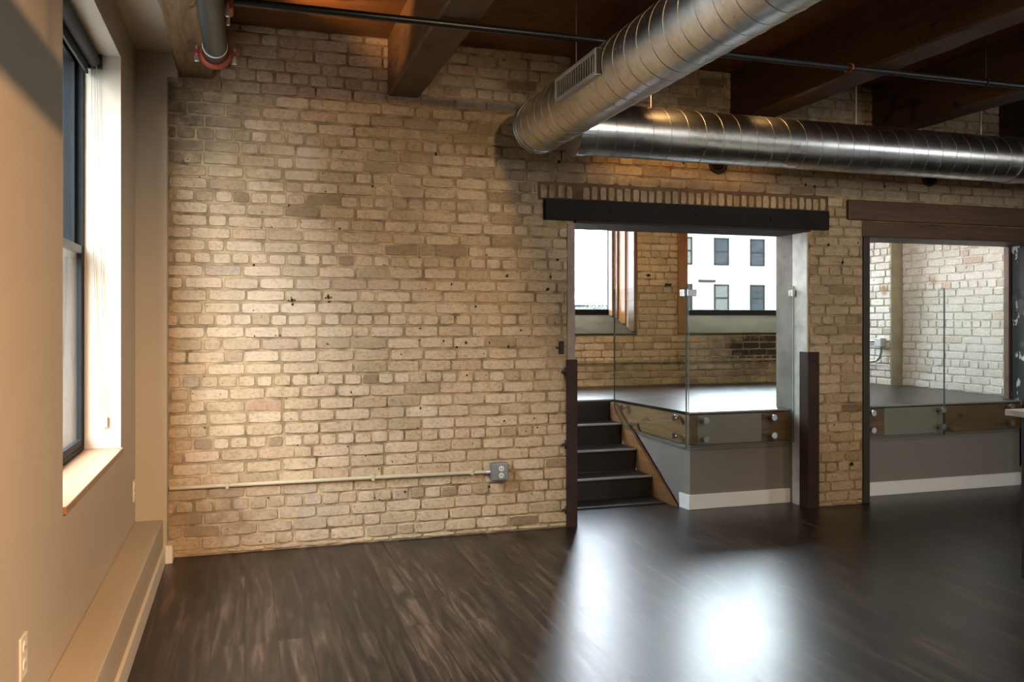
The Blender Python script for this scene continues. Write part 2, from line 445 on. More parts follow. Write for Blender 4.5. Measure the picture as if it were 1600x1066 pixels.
for i in range(70): chip(bm, fr, rnd.uniform(-.35, 2.0), rnd.uniform(.1, 2.6), rnd.uniform(.003, .006), 3, rnd, rnd.uniform(.6, 1.4))
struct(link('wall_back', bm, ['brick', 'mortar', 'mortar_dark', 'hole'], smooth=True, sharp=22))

# left drywall with its deep window opening
WINS = [(3.165, 4.56)]
SILL, HEAD = .743, 2.67
bm = bmesh.new(); y = -3.6
for (a, b) in sorted(WINS):
    box(bm, -.90, XL, y, a, -.1, ZC); box(bm, -.90, XL, a, b, -.1, SILL - .03); box(bm, -.90, XL, a, b, HEAD, ZC); y = b
box(bm, -.90, XL, y, WT, -.1, ZC)
box(bm, XL - .001, -.421, 5.13, WB + .003, 0, 2.884)          # return against the brick
box(bm, -.421, -.365, 5.13, WB + .003, 2.745, 2.884)
struct(link('wall_left', bm, 'drywall'))
bm = bmesh.new(); box(bm, XL, -.372, -3.6, WB, 2.884, 2.95); struct(link('ceiling_soffit', bm, 'drywall'))
bm = bmesh.new(); box(bm, XL, -.441, -3.6, 5.13, 0, .248); struct(link('wall_ledge', bm, 'drywall', bevel=.004))
bm = bmesh.new(); box(bm, -.441, -.426, -3.6, 5.115, 0, .1); box(bm, -.441, -.39, 5.112, WB - .004, 0, .102); struct(link('baseboard_left', bm, 'trim_paint', bevel=.003))
RW = (4.6, 5.3, .95, 2.6); SW = (-2.1, -1.2, .95, 2.6)      # windows behind the camera and in the right wall
bm = bmesh.new()
for (a, b, c, d) in ((-.95, RW[0], -.1, ZC), (RW[1], 9.6, -.1, ZC), (RW[0], RW[1], -.1, RW[2]), (RW[0], RW[1], RW[3], ZC)): box(bm, a, b, -3.75, -3.6, c, d)
struct(link('wall_rear', bm, 'drywall'))
bm = bmesh.new()
for (a, b, c, d) in ((-3.75, SW[0], -.1, ZC), (SW[1], 8.6, -.1, ZC), (SW[0], SW[1], -.1, SW[2]), (SW[0], SW[1], SW[3], ZC)): box(bm, 9.6, 9.75, a, b, c, d)
struct(link('wall_right', bm, 'drywall'))
for idx, fr_, mp in ((5, RW, lambda s, t: (s, t - 3.70)), (6, SW, lambda s, t: (9.70 - t, s))):
    w = struct(empty('window_%d' % idx, (*mp((fr_[0] + fr_[1]) / 2, 0), fr_[2])))
    bm = bmesh.new(); q = .05; a, b, c, d = fr_; mid = (c + d) / 2
    for (s0, s1, z0, z1) in ((a, a + q, c, d), (b - q, b, c, d), (a + q, b - q, c, c + q), (a + q, b - q, d - q, d), (a + q, b - q, mid - .025, mid + .025)):
        p, r = mp(s0, 0), mp(s1, .06); box(bm, min(p[0], r[0]), max(p[0], r[0]), min(p[1], r[1]), max(p[1], r[1]), z0, z1)
    child(link('window_frame', bm, 'frame'), w)
    bm = bmesh.new(); p, r = mp(a + q, .028), mp(b - q, .033); box(bm, min(p[0], r[0]), max(p[0], r[0]), min(p[1], r[1]), max(p[1], r[1]), c + q, d - q)
    child(link('pane', bm, 'pane'), w)

# ------------------------------------------------------------------ left windows
def left_window(idx, y0, y1, detail=True):
    w = struct(empty('window_%d' % idx, (-.80, (y0 + y1) / 2, SILL)))
    xf0, xf1 = -.84, -.748
    bm = bmesh.new()
    t = .02
    box(bm, xf0, xf1, y0, y0 + t, SILL, HEAD); box(bm, xf0, xf1, y1 - t, y1, SILL, HEAD)
    box(bm, xf0, xf1, y0 + t, y1 - t, HEAD - t, HEAD); box(bm, xf0, xf1, y0 + t, y1 - t, SILL - .028, SILL + t)
    child(link('window_frame', bm, 'frame', bevel=.002), w)
    mid = 1.70
    for (nm, xs0, xs1, z0, z1) in (('upper_sash', -.808, -.781, mid - .03, HEAD - t), ('lower_sash', -.777, -.751, SILL + t, mid + .03)):
        bm = bmesh.new(); q = .036; a, b = y0 + t, y1 - t
        box(bm, xs0, xs1, a, a + q, z0, z1); box(bm, xs0, xs1, b - q, b, z0, z1)
        box(bm, xs0, xs1, a + q, b - q, z1 - q, z1, 1 if nm == 'lower_sash' else 0); box(bm, xs0, xs1, a + q, b - q, z0, z0 + q)
        s = child(link(nm, bm, ['frame', 'frame_rail'], bevel=.002), w)
        bm = bmesh.new(); xm = (xs0 + xs1) / 2; box(bm, xm - .002, xm + .002, a + q, b - q, z0 + q, z1 - q)
        p = link('pane', bm, 'pane'); p.parent = s; p.matrix_parent_inverse = (s.matrix_parent_inverse).inverted()
        p.matrix_parent_inverse = Matrix.Identity(4)
        p.location = (0, 0, 0)
    bm = bmesh.new(); box(bm, xf1, XL + .012, y0 - .0, y1 + .0, SILL - .028, SILL)
    s = child(link('window_sill', bm, 'sill_wood', bevel=.003), w)
    s['label'] = 'orange oak window sill board'
for i, (a, b) in enumerate(WINS): left_window(i + 1, a, b)

# roller blind
rb = thing('roller_blind', (-.70, 3.9, 2.60), 'charcoal roller blind rolled up at the top of the left window', 'blind')
ym = 4.535
child(otube('roller_tube', [(-.702, 3.19, 2.636), (-.702, ym, 2.636)], .030, 'blind', seg=24), rb)
bm = bmesh.new(); box(bm, -.733, -.729, 3.2, ym - .01, 2.585, 2.645); child(link('blind_fabric', bm, 'blind'), rb)
bm = bmesh.new(); box(bm, -.737, -.725, 3.2, ym - .008, 2.568, 2.588); hb = child(link('hem_bar', bm, 'blind', bevel=.002), rb)
bm = bmesh.new(); box(bm, -.735, -.668, ym, ym + .022, 2.60, 2.668); child(link('mounting_bracket', bm, 'black', bevel=.003), rb)
path = []
for i in range(21):
    f = i / 20; path.append((-.712 + .045 * f ** 3, ym - .004 + .014 * f, 2.62 - 1.735 * f))
for i in range(7):
    a = math.pi * i / 6; path.append((-.667 + .012 * (1 - math.cos(a)) / 1.0, ym + .010, .885 - .02 * math.sin(a)))
for i in range(21):
    f = i / 20; path.append((-.643 - .047 * f ** .6, ym + .010 - .014 * f, .885 + 1.735 * f))
ch = child(otube('bead_chain', path, .0028, 'chain', seg=6), rb); ch['label'] = 'white bead chain loop hanging beside the jamb'
bm = bmesh.new(); box(bm, -.668, -.642, ym + .004, ym + .024, .845, .895)
tn = link('chain_tensioner', bm, 'chain', bevel=.003); tn.parent = ch

# ------------------------------------------------------------------ wall outlets on the drywall
def wall_plate(y, z, label):
    r = thing('wall_outlet', (XL, y, z), label, 'outlet', 'drywall outlets')
    child(obox('cover_plate', XL, XL + .006, y - .036, y + .036, z - .058, z + .058, 'ivory', bevel=.002), r)
    for dz in (-.024, .024):
        bm = bmesh.new(); tube(bm, [(XL + .006, y, z + dz), (XL + .009, y, z + dz)], .017, 16)
        s = child(link('socket', bm, 'ivory'), r)
        bm = bmesh.new()
        for dy in (-.007, .007): box(bm, XL + .009, XL + .0096, y + dy - .0012, y + dy + .0012, z + dz - .005, z + dz + .005)
        q = link('socket_slots', bm, 'slot'); q.parent = s
wall_plate(2.62, .447, 'ivory duplex wall outlet nearest the camera, on the drywall above the ledge')
wall_plate(5.055, .434, 'ivory wall outlet in the corner beyond the window, close to the brick wall')

# ------------------------------------------------------------------ ceiling timbers
BX = [-.27, .945, 2.16, 3.375, 4.59, 5.81, 7.03, 8.25]
BL = ['weathered timber ceiling beam against the left soffit, above the large pipe with red coupling',
      'timber ceiling beam meeting the brick between the left pipe and the round duct',
      'timber ceiling beam hidden mostly behind the near round duct',
      'timber ceiling beam just right of the near round duct, above the cross duct',
      'timber ceiling beam over the brick pier between the two openings',
      'timber ceiling beam at the right edge above the right opening',
      'timber ceiling beam second from the right side wall', 'timber ceiling beam closest to the right side wall']
for x, lab in zip(BX, BL):
    if x > 6: continue
    hw = .10
    bm = bmesh.new(); rr = random.Random(int(x * 100) + 500)
    ny = 60; ring = []
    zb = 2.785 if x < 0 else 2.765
    for j in range(ny + 1):
        yy = -3.59 + (WB + .002 + 3.59) * j / ny; ja = [rr.uniform(-.004, .004) for _ in range(6)]
        prof = [(x - hw, ZC + .001), (x - hw + ja[0], zb + .012), (x - hw + .012, zb + ja[1]), (x + hw - .012, zb + ja[2]), (x + hw + ja[3], zb + .012), (x + hw, ZC + .001)]
        ring.append([bm.verts.new((p[0], yy, p[1])) for p in prof])
    for j in range(ny):
        for k in range(5): bm.faces.new((ring[j][k], ring[j][k + 1], ring[j + 1][k + 1], ring[j + 1][k]))
        bm.faces.new((ring[j][5], ring[j][0], ring[j + 1][0], ring[j + 1][5]))
    bm.faces.new(ring[0]); bm.faces.new(ring[-1][::-1])
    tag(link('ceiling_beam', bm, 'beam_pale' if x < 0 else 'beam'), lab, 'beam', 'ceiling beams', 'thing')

# ------------------------------------------------------------------ ducts
def helix(bm, p0, axis, u, w, length, pitch, R, r, start=0.0):
    n = int(length / pitch * 40); path = []
    for i in range(n + 1):
        s = length * i / n; a = 2 * math.pi * s / pitch + start
        path.append(Vector(p0) + axis * s + (u * math.cos(a) + w * math.sin(a)) * R)
    tube(bm, path, r, 5)
X_, Y_, Z_ = Vector((1, 0, 0)), Vector((0, 1, 0)), Vector((0, 0, 1))
DX, DZ, DR = 1.707, 2.55, .160
d1 = thing('spiral_duct', (DX, 2.5, DZ), 'near galvanised spiral duct with an air register, ending at the brick wall', 'duct', 'spiral ducts')
child(otube('duct_body', [(DX, -3.5, DZ), (DX, 4.86, DZ)], DR, 'galv', seg=64), d1)
bm = bmesh.new(); helix(bm, (DX, -1.0, DZ), Y_, X_, Z_, 5.82, .118, DR, .0022); child(link('spiral_seam', bm, 'galv_seam', smooth=True), d1)
bm = bmesh.new()
for yy in (4.81, 4.858): tube(bm, [(DX + (DR + .002) * math.cos(a), yy, DZ + (DR + .002) * math.sin(a)) for a in [2 * math.pi * i / 48 for i in range(48)]], .006, 6, closed=True)
child(link('end_collar', bm, 'galv_seam', smooth=True), d1)
# register on the left flank
y0, y1 = 3.56, 4.10; xr = DX - DR; zr = DZ + .006
bm = bmesh.new()
prof_d = .040
def rbox(a, b, c, d, e, f): box(bm, a, b, c, d, e, f)
rbox(xr - .022, xr + .06, y0, y0 + .022, zr - .062, zr + .062); rbox(xr - .022, xr + .06, y1 - .022, y1, zr - .062, zr + .062)
rbox(xr - .022, xr + .03, y0 + .022, y1 - .022, zr - .062, zr - .042); rbox(xr - .022, xr + .03, y0 + .022, y1 - .022, zr + .042, zr + .062)
reg = child(link('air_register', bm, 'grille', bevel=.003), d1); reg['label'] = 'rectangular slatted register on the duct flank'
bm = bmesh.new(); box(bm, xr - .020, xr + .045, y0 - .004, y0 - .0005, zr - .058, zr + .058); q = link('damper_end', bm, 'black'); q.parent = reg
bm = bmesh.new(); box(bm, xr - .004, xr + .002, y0 + .022, y1 - .022, zr - .042, zr + .042); q = link('register_throat', bm, 'black'); q.parent = reg
bm = bmesh.new()
ns = 16
for i in range(ns):
    yc = y0 + .03 + (y1 - y0 - .06) * (i + .5) / ns
    box(bm, xr - .018, xr - .004, yc - .004, yc + .004, zr - .043, zr + .043)
q = link('register_louvres', bm, 'grille'); q.parent = reg

EY, EZ = 4.64, 2.505
d2 = thing('spiral_duct', (5.5, EY, EZ), 'galvanised spiral cross duct running along the brick wall above both openings', 'duct', 'spiral ducts')
child(otube('duct_body', [(DX + .14, EY, EZ), (9.55, EY, EZ)], DR - .004, 'galv', seg=64), d2)
bm = bmesh.new(); helix(bm, (DX + .17, EY, EZ), X_, Y_, Z_, 5.6, .118, DR - .004, .0022); child(link('spiral_seam', bm, 'galv_seam', smooth=True), d2)
bm = bmesh.new(); tube(bm, [(5.12, EY, EZ), (5.20, EY, EZ)], DR + .004, 48)
child(link('joint_band', bm, 'galv', smooth=False), d2)
bm = bmesh.new(); tube(bm, [(DX + .135, EY, EZ), (DX + .20, EY, EZ)], DR + .006, 48); child(link('tee_collar', bm, 'galv'), d2)

for i, (hx, hy, ztop, lab) in enumerate(((2.35, EY, EZ + DR - .02, 'thin steel hanger rod holding the cross duct just right of the near duct'),
                                    (3.85, EY, EZ + DR - .02, 'thin steel hanger rod holding the cross duct above the left opening'),
                                    (4.9, EY, EZ + DR - .02, 'thin steel hanger rod holding the cross duct above the right opening'))):
    tag(otube('hanger_rod', [(hx, hy, ztop), (hx, hy, ZC)], .005, 'zinc', seg=8), lab, 'hanger rod', 'duct hanger rods')
hw_ = tag(otube('hanger_rod', [(DX, 4.25, DZ + DR - .004), (DX, 4.25, ZC)], .004, 'box_grey', seg=8), 'thin steel hanger wire rising from the end of the near duct left of its top', 'hanger rod', 'duct hanger rods')

# round dark sleeves in the brick under the cross duct
for hx, lab in ((3.17, 'dark round pipe sleeve in the brick above the left opening, below the cross duct'), (5.02, 'dark round pipe sleeve in the brick above the right opening, below the cross duct')):
    r = thing('pipe_sleeve', (hx, WB, 2.47), lab, 'pipe sleeve', 'pipe sleeves in the brick')
    bm = bmesh.new()
    tube(bm, [(hx + .062 * math.cos(a), WB - .012, 2.475 + .062 * math.sin(a)) for a in [2 * math.pi * i / 32 for i in range(32)]], .012, 8, closed=True)
    child(link('rim', bm, 'iron', smooth=True), r)
    bm = bmesh.new(); tube(bm, [(hx, WB - .010, 2.475), (hx, WB + .01, 2.475)], .06, 32); child(link('cap', bm, 'steel_dark'), r)

# ------------------------------------------------------------------ sprinkler pipes
PX, PZ2, PR = -.138, 2.69, .055
sp = thing('sprinkler_main', (PX, 2, PZ2), 'large grey-green pipe with red bolted coupling at the upper left', 'pipe')
child(otube('pipe', [(PX, -3.5, PZ2), (PX, 4.46, PZ2)], PR, 'pipe_green', seg=40), sp)
child(otube('white_band', [(PX + (PR + .001) * math.cos(a), 4.30, PZ2 + (PR + .001) * math.sin(a)) for a in [2 * math.pi * i / 40 for i in range(40)]], .0035, 'white_paint', seg=8, closed=True), sp)
for yy in (0, 2.6):
    bm = bmesh.new(); tube(bm, [(PX + (PR + .004) * math.cos(a), yy, PZ2 + (PR + .004) * math.sin(a)) for a in [2 * math.pi * i / 32 for i in range(32)]], .005, 6, closed=True)
    tube(bm, [(PX, yy, PZ2 + PR), (PX, yy, 2.785)], .006, 8); child(link('clevis_hanger', bm, 'iron'), sp)
def coupling(x, y, z, R, root, axis='Y', ear='X'):
    bm = bmesh.new()
    ring = [(x + R * math.cos(a), y, z + R * math.sin(a)) if axis == 'Y' else (x, y + R * math.cos(a), z + R * math.sin(a)) for a in [2 * math.pi * i / 40 for i in range(40)]]
    tube(bm, ring, R * .26, 8, closed=True)
    for s in (-1, 1):
        e = R * 1.38
        if axis == 'Y': box(bm, x + s * e - R * .2, x + s * e + R * .16, y - R * .22, y + R * .22, z - R * .16, z + R * .16)
        else: box(bm, x - R * .26, x + R * .26, y + s * e - R * .25, y + s * e + R * .25, z - R * .22, z + R * .22)
    c = child(link('coupling', bm, 'red', smooth=False), root); c['label'] = 'red painted pipe coupling'
    for s in (-1, 1):
        bm = bmesh.new(); e = R * 1.40
        px, py = (x + s * e, y) if axis == 'Y' else (x, y + s * e)
        tube(bm, [(px, py, z - R * .75), (px, py, z + R * .5)], R * .12, 8)
        tube(bm, [(px, py, z - R * .72), (px, py, z - R * .36)], R * .2, 6)
        b = link('bolt', bm, 'zinc'); b.parent = c
coupling(PX, 4.42, PZ2, PR + .008, sp)
otb = bmesh.new(); tube(otb, [(PX, 4.46, PZ2), (PX, 4.53, PZ2), (PX - .0, 4.58, PZ2 + .03), (PX, 4.60, PZ2 + .06), (PX, 4.60, 2.775)], PR * .9, 24)
child(link('elbow', otb, 'pipe_green', smooth=True), sp)
bm = bmesh.new(); box(bm, PX + .03, PX + PR + .035, 3.76, 3.88, PZ2 + .0, PZ2 + .085); c = child(link('branch_saddle', bm, 'red', bevel=.01), sp); c['label'] = 'red saddle where the thin black pipe leaves'
for yy in (3.765, 3.875):
    bm = bmesh.new(); tube(bm, [(PX + PR + .012, yy, PZ2 - .035), (PX + PR + .012, yy, PZ2 + .02)], .008, 8); q = link('bolt', bm, 'zinc'); q.parent = c

br = thing('branch_pipe', (4, 3.82, 2.742), 'thin black sprinkler pipe crossing below the beams with a small red clamp', 'pipe')
child(otube('pipe', [(PX + PR + .03, 3.82, 2.742), (9.5, 3.82, 2.742)], .0175, 'black', seg=20), br)
coupling(3.126, 3.82, 2.742, .021, br, axis='X')
for hx in (4.07,):
    bm = bmesh.new(); tube(bm, [(hx, 3.82 + .022 * math.cos(a), 2.742 + .022 * math.sin(a)) for a in [2 * math.pi * i / 20 for i in range(20)]], .004, 6, closed=True)
    tube(bm, [(hx, 3.82, 2.764), (hx, 3.82, ZC)], .004, 6)
    child(link('clevis_hanger', bm, 'iron', smooth=True), br)

# unseen rail added above the view to cast the left wall's shadow band
lr = thing('shadow_rail', (.3, .3, 2.39), 'black rail added out of view to shade a band of the left wall', 'shadow rail')
child(obox('rail', .265, .335, -2.2, 1.62, 2.335, 2.44, 'black', bevel=.004), lr)
for yy in (-1.8, 1.2): child(otube('rod', [(.3, yy, 2.44), (.3, yy, ZC)], .004, 'zinc', seg=8), lr)

# ------------------------------------------------------------------ conduit and outlet on the brick
cn = thing('wall_conduit', (.8, WB - .02, .40), 'thin cream painted conduit running low across the brick wall', 'conduit')
child(otube('pipe', [(-.415, WB - .022, .405), (.6, WB - .022, .403), (1.50, WB - .022, .398)], .0115, 'conduit', seg=12), cn)
for x in (-.1, .75, 1.38): child(obox('strap', x - .01, x + .01, WB - .036, WB - .0, .385, .420, 'conduit', bevel=.002), cn)
ob = thing('outlet_box', (1.555, WB - .03, .40), 'grey steel outlet box with two round sockets on the brick, at the conduit end', 'outlet')
child(obox('box', 1.50, 1.612, WB - .062, WB - .008, .345, .457, 'box_grey', bevel=.006), ob)
child(obox('cover_plate', 1.504, 1.608, WB - .067, WB - .062, .349, .453, 'box_grey', bevel=.003), ob)
for dz in (-.022, .022):
    bm = bmesh.new(); tube(bm, [(1.563, WB - .067, .401 + dz), (1.563, WB - .071, .401 + dz)], .0175, 18); s = child(link('socket', bm, 'ivory'), ob)
    bm = bmesh.new()
    for dx in (-.006, .006): box(bm, 1.563 + dx - .0018, 1.563 + dx + .0018, WB - .0718, WB - .071, .401 + dz - .006, .401 + dz + .006)
    q = link('socket_slots', bm, 'slot'); q.parent = s
child(otube('conduit_connector', [(1.470, WB - .022, .398), (1.502, WB - .022, .398)], .016, 'zinc', seg=12), ob)

# ------------------------------------------------------------------ openings: lintels, guards, jambs
L1 = thing('steel_lintel', (2.98, WB, 2.1), 'black steel channel lintel over the stair opening', 'lintel')
child(obox('lintel_web', 1.876, 4.09, WB - .030, WB + .02, 2.034, 2.172, 'steel_dark', bevel=.004), L1)
child(obox('lower_flange', OP1[0] + .002, OP1[1] - .002, WB - .028, WT - .01, 2.018, 2.034, 'steel_brown'), L1)
bm = bmesh.new()
for x in (2.35, 3.0, 3.6): tube(bm, [(x, WB - .036, 2.10), (x, WB - .028, 2.10)], .018, 12)
child(link('bolt_heads', bm, 'steel_dark'), L1)
L2 = thing('timber_lintel', (5.4, WB, 2.13), 'brown timber lintel of two stacked baulks over the right opening', 'lintel')
child(obox('upper_baulk', 4.264, 6.6, WB - .025, WB + .10, 2.118, 2.268, 'lintel_wood', bevel=.008), L2)
child(obox('lower_baulk', 4.405, 6.3, WB - .004, WT, 1.998, 2.114, 'lintel_wood', bevel=.008), L2)

def guard(name, xa, xb, y, xc, side, z1, label):
    """steel angle: front leg xa..xb, side leg running into the opening"""
    bm = bmesh.new(); box(bm, xa, xb, y - .012, y, 0, z1)
    if side < 0: box(bm, xa, xa + .01, y, y + .09, 0, z1)
    else: box(bm, xb - .01, xb, y, y + .09, 0, z1)
    r = tag(link(name, bm, 'steel_brown', bevel=.002), label, 'corner guard', 'steel corner guards')
    for k in range(5):
        bm = bmesh.new(); tube(bm, [((xa + xb) / 2, y - .016, .12 + k * .22), ((xa + xb) / 2, y - .012, .12 + k * .22)], .006, 8)
        q = link('screw_head', bm, 'iron'); q.parent = r
guard('corner_guard', 2.028, 2.104, WB - .012, 0, 1, 1.112, 'brown steel angle guard on the brick corner left of the stairs')
guard('corner_guard', 3.909, 4.006, WB - .012, 0, -1, 1.14, 'brown steel angle guard on the brick pier between the two openings')

bm = bmesh.new(); box(bm, 3.918, 3.932, WB + .004, 5.415, 0, 2.017); box(bm, 3.916, 3.932, 5.415, WT - .002, 0, 2.017, 1); struct(link('trim_1', bm, ['plaster', 'jamb_grey']))
bm = bmesh.new(); box(bm, OP1[0] - .05, OP1[0] + .004, WB - .004, WT - .002, 0, 2.017); struct(link('trim_2', bm, 'plaster_mauve'))
bm = bmesh.new(); box(bm, OP2[1] - .006, OP2[1] + .002, WB + .01, WT - .05, 0, 1.997); struct(link('trim_3', bm, 'peel'))
tag(obox('door_post', 4.409, 4.468, WB - .010, WT - .005, 0, 1.996, 'post_wood', bevel=.005), 'dark timber post lining the left side of the right opening', 'post')
tag(obox('door_post', OP2[1] - .036, OP2[1] - .007, WT - .055, WT - .001, 0, 1.996, 'lintel_wood', bevel=.004), 'narrow brown timber strip at the far side of the right opening', 'post')

# old iron bits in the brick beside the stair opening
def pintle(x, z, label, big=1.0):
    bm = bmesh.new(); rr = random.Random(int(z * 999))
    tube(bm, [(x + .016, WB - .006, z + .002), (x - .004, WB - .018, z), (x - .02, WB - .020, z + .004), (x - .027, WB - .018, z - .012 * big)], [.008, .010, .008, .005], 8)
    tube(bm, [(x, WB - .018, z - .022 * big), (x, WB - .018, z + .026 * big)], .007, 8)
    tag(link('hinge_pintle', bm, 'iron', smooth=True), label, 'hinge pintle', 'old iron hinge pintles')
pintle(2.022, 1.03, 'rusty iron hinge pintle highest on the corner guard left of the stairs')
pintle(2.022, .548, 'rusty iron hinge pintle halfway up the guard left of the stairs', 1.2)
pintle(2.022, .115, 'rusty iron hinge pintle near the floor left of the stairs')
lk = thing('lock_keeper', (2.0, WB, 1.19), 'dark iron lock keeper slot in the brick left of the stair opening', 'lock keeper')
child(obox('plate', 1.978, 2.012, WB - .014, WB - .002, 1.148, 1.235, 'iron', bevel=.002), lk)
bm = bmesh.new(); tube(bm, [(1.955, WB - .012, 1.19), (1.985, WB - .014, 1.19)], .005, 6); child(link('pin', bm, 'iron'), lk)

# ------------------------------------------------------------------ raised platform
SX = lambda y: 3.06 - .0848 * (y - PY)
pf = thing('raised_platform', (4.6, 6.6, 0), 'raised grey platform with dark plank floor behind the brick wall', 'platform')
outer = [(SX(PY), PY), (3.916, PY), (3.916, 5.62), (4.475, 5.62), (4.475, PY), (6.168, PY), (6.168, 5.62), (XR, 5.62), (XR, 7.02), (6.255, 7.02), (6.255, YF), (.902, YF), (.902, 6.56), (SX(6.56), 6.56)]
bm = bmesh.new(); prism(bm, outer, lambda x, y: (x, y, PZ - .022), lambda x, y: (x, y, PZ)); child(link('deck', bm, 'floor'), pf)
inset = [(x + (.015 if i in (0, 13) else 0), y + (.012 if abs(y - PY) < 1e-6 else 0)) for i, (x, y) in enumerate(outer)]
bm = bmesh.new(); prism(bm, inset, lambda x, y: (x, y, 0), lambda x, y: (x, y, PZ - .0225)); child(link('base_wall', bm, 'grey_paint'), pf)
zf0, zf1 = .47, PZ - .024
child(obox('fascia_board', SX(PY) + .004, 3.13, PY - .004, PY + .012, zf0, zf1, 'fascia'), pf)
child(obox('reflection_panel', 3.13, 3.665, PY - .003, PY + .012, zf0, zf1, 'reflection_grey'), pf)  # middle stretch coloured as the guard glass reflection, likewise in the right opening
child(obox('fascia_board', 3.665, 3.915, PY - .004, PY + .012, zf0, zf1, 'fascia'), pf)
child(obox('fascia_board', 4.476, 4.78, PY - .004, PY + .012, zf0, zf1, 'fascia'), pf)
child(obox('reflection_panel', 4.78, 5.35, PY - .003, PY + .012, zf0, zf1, 'reflection_grey'), pf)
child(obox('fascia_board', 5.35, 6.166, PY - .004, PY + .012, zf0, zf1, 'fascia'), pf)
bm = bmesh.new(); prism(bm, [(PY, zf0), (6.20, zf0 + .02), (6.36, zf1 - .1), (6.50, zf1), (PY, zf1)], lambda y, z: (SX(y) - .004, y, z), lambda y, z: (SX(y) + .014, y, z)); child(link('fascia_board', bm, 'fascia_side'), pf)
for (a, b) in ((SX(PY) - .002, 3.915), (4.476, 6.166)): child(obox('edge_glint', a, b, PY - .007, PY - .001, PZ - .012, PZ - .0005, 'nosing'), pf); child(obox('skirting', a, b, PY - .006, PY + .011, 0, .106, 'white_paint', bevel=.003), pf)  # pale deck edge strip paints in a thin line of caught light
bm = bmesh.new(); prism(bm, [(PY + .011, 0), (5.56, 0), (5.565, .106), (PY + .011, .106)], lambda y, z: (SX(y) - .002, y, z), lambda y, z: (SX(y) + .014, y, z)); child(link('skirting', bm, 'white_paint'), pf)

# ------------------------------------------------------------------ stairs
st = thing('staircase', (2.4, 6.1, 0), 'dark wooden stairs of four risers leading up to the platform', 'stairs')
NY = [5.894, 6.116, 6.338, 6.56]; R_ = PZ / 4
for i in range(4):
    y = NY[i]; z1 = R_ * (i + 1); xr_ = SX(y) - .028
    yr = y + .018 if i < 3 else y - .014
    child(obox('riser', 1.2, xr_, yr, yr + .012, R_ * i, z1 - .022, 'stair'), st)
    if i < 3:
        child(obox('tread', 1.2, xr_, y, NY[i + 1] + .02, z1 - .022, z1, 'stair', bevel=.004), st)
        q = child(obox('nosing', 1.2, xr_, y - .004, y + .004, z1 - .014, z1 + .0005, 'nosing', bevel=.002), st); q['label'] = 'nosing strip with the edge highlight painted on'
q = child(obox('nosing', 1.2, SX(6.56) - .0, 6.552, 6.5595, PZ - .014, PZ, 'nosing', bevel=.002), st)
child(obox('riser_reflection_strip', 1.2, 3.0, 5.672, 5.925, 0, .012, 'stair', bevel=.003), st)  # dark strip on the floor stands in for the riser's reflection
bm = bmesh.new(); prism(bm, [(5.565, 0), (5.90, 0), (6.69, PZ - .025), (6.47, PZ - .025)], lambda y, z: (SX(y) - .028, y, z), lambda y, z: (SX(y) - .006, y, z)); child(link('stringer', bm, 'stringer'), st)

# ------------------------------------------------------------------ glass guards
GT = 1.628
def standoff(root_panel, p, n, L=.045):
    n = Vector(n).normalized(); p = Vector(p)
    bm = bmesh.new(); tube(bm, [p + n * .012, p - n * L], .014, 16); tube(bm, [p + n * .006, p + n * .018], .023, 20)
    o = link('standoff', bm, 'steel', smooth=False); child(o, root_panel)
def panel_root(label, loc): return thing('glass_guard_panel', loc, label, 'glass panel', 'frameless glass guard panels')
GYF = 5.395
def front_panel(x0, x1, label, pts, top=GT, bot=.455):
    r = panel_root(label, ((x0 + x1) / 2, GYF, bot))
    bm = bmesh.new(); prism(bm, [(x0, bot), (x1, bot), (x1, top), (x0, top)], lambda x, z: (x, GYF - .006, z), lambda x, z: (x, GYF + .006, z), 0, 1)
    child(link('glass_sheet', bm, ['glass', 'glass_edge']), r)
    for (x, z) in pts: standoff(r, (x, GYF - .006, z), (0, -1, 0))
    return r
f1 = front_panel(3.032, 3.914, 'clear glass guard panel facing the room, right of the stairs', [(3.165, .649), (3.165, .515), (3.734, .652), (3.734, .519)])
child(obox('wall_clamp', 3.885, 3.918, GYF - .022, GYF + .022, 1.55, 1.60, 'steel', bevel=.003), f1)
front_panel(4.48, 5.322, 'clear glass guard panel in the right opening, beside the dark timber post', [(4.627, .655), (4.627, .522), (5.300, .659), (5.300, .526)])
front_panel(5.328, 6.17, 'clear glass guard panel in the right opening, at the photo edge beside the stone counter', [(6.006, .662), (6.006, .53)])
gx = lambda y: 3.02 - .0864 * (y - 5.40)
r = panel_root('clear glass guard panel running back along the right side of the stairs', (2.97, 5.9, .48))
poly = [(5.405, .453), (5.405, GT), (6.445, GT), (6.445, .66), (6.41, .60), (6.30, .525), (6.22, .492), (6.12, .48)]
bm = bmesh.new(); prism(bm, poly, lambda y, z: (gx(y) - .006, y, z), lambda y, z: (gx(y) + .006, y, z), 0, 1); child(link('glass_sheet', bm, ['glass', 'glass_edge']), r)
for (y, z) in ((5.53, .658), (5.53, .527), (6.289, .661), (6.137, .5375)): standoff(r, (gx(y) - .006, y, z), (-1, -.086, 0), .04)
bm = bmesh.new(); box(bm, 2.995, 3.012, 5.40, 5.455, 1.545, 1.592); box(bm, 3.012, 3.085, 5.372, 5.387, 1.545, 1.592)
child(link('corner_clamp', bm, 'steel', bevel=.002), r)

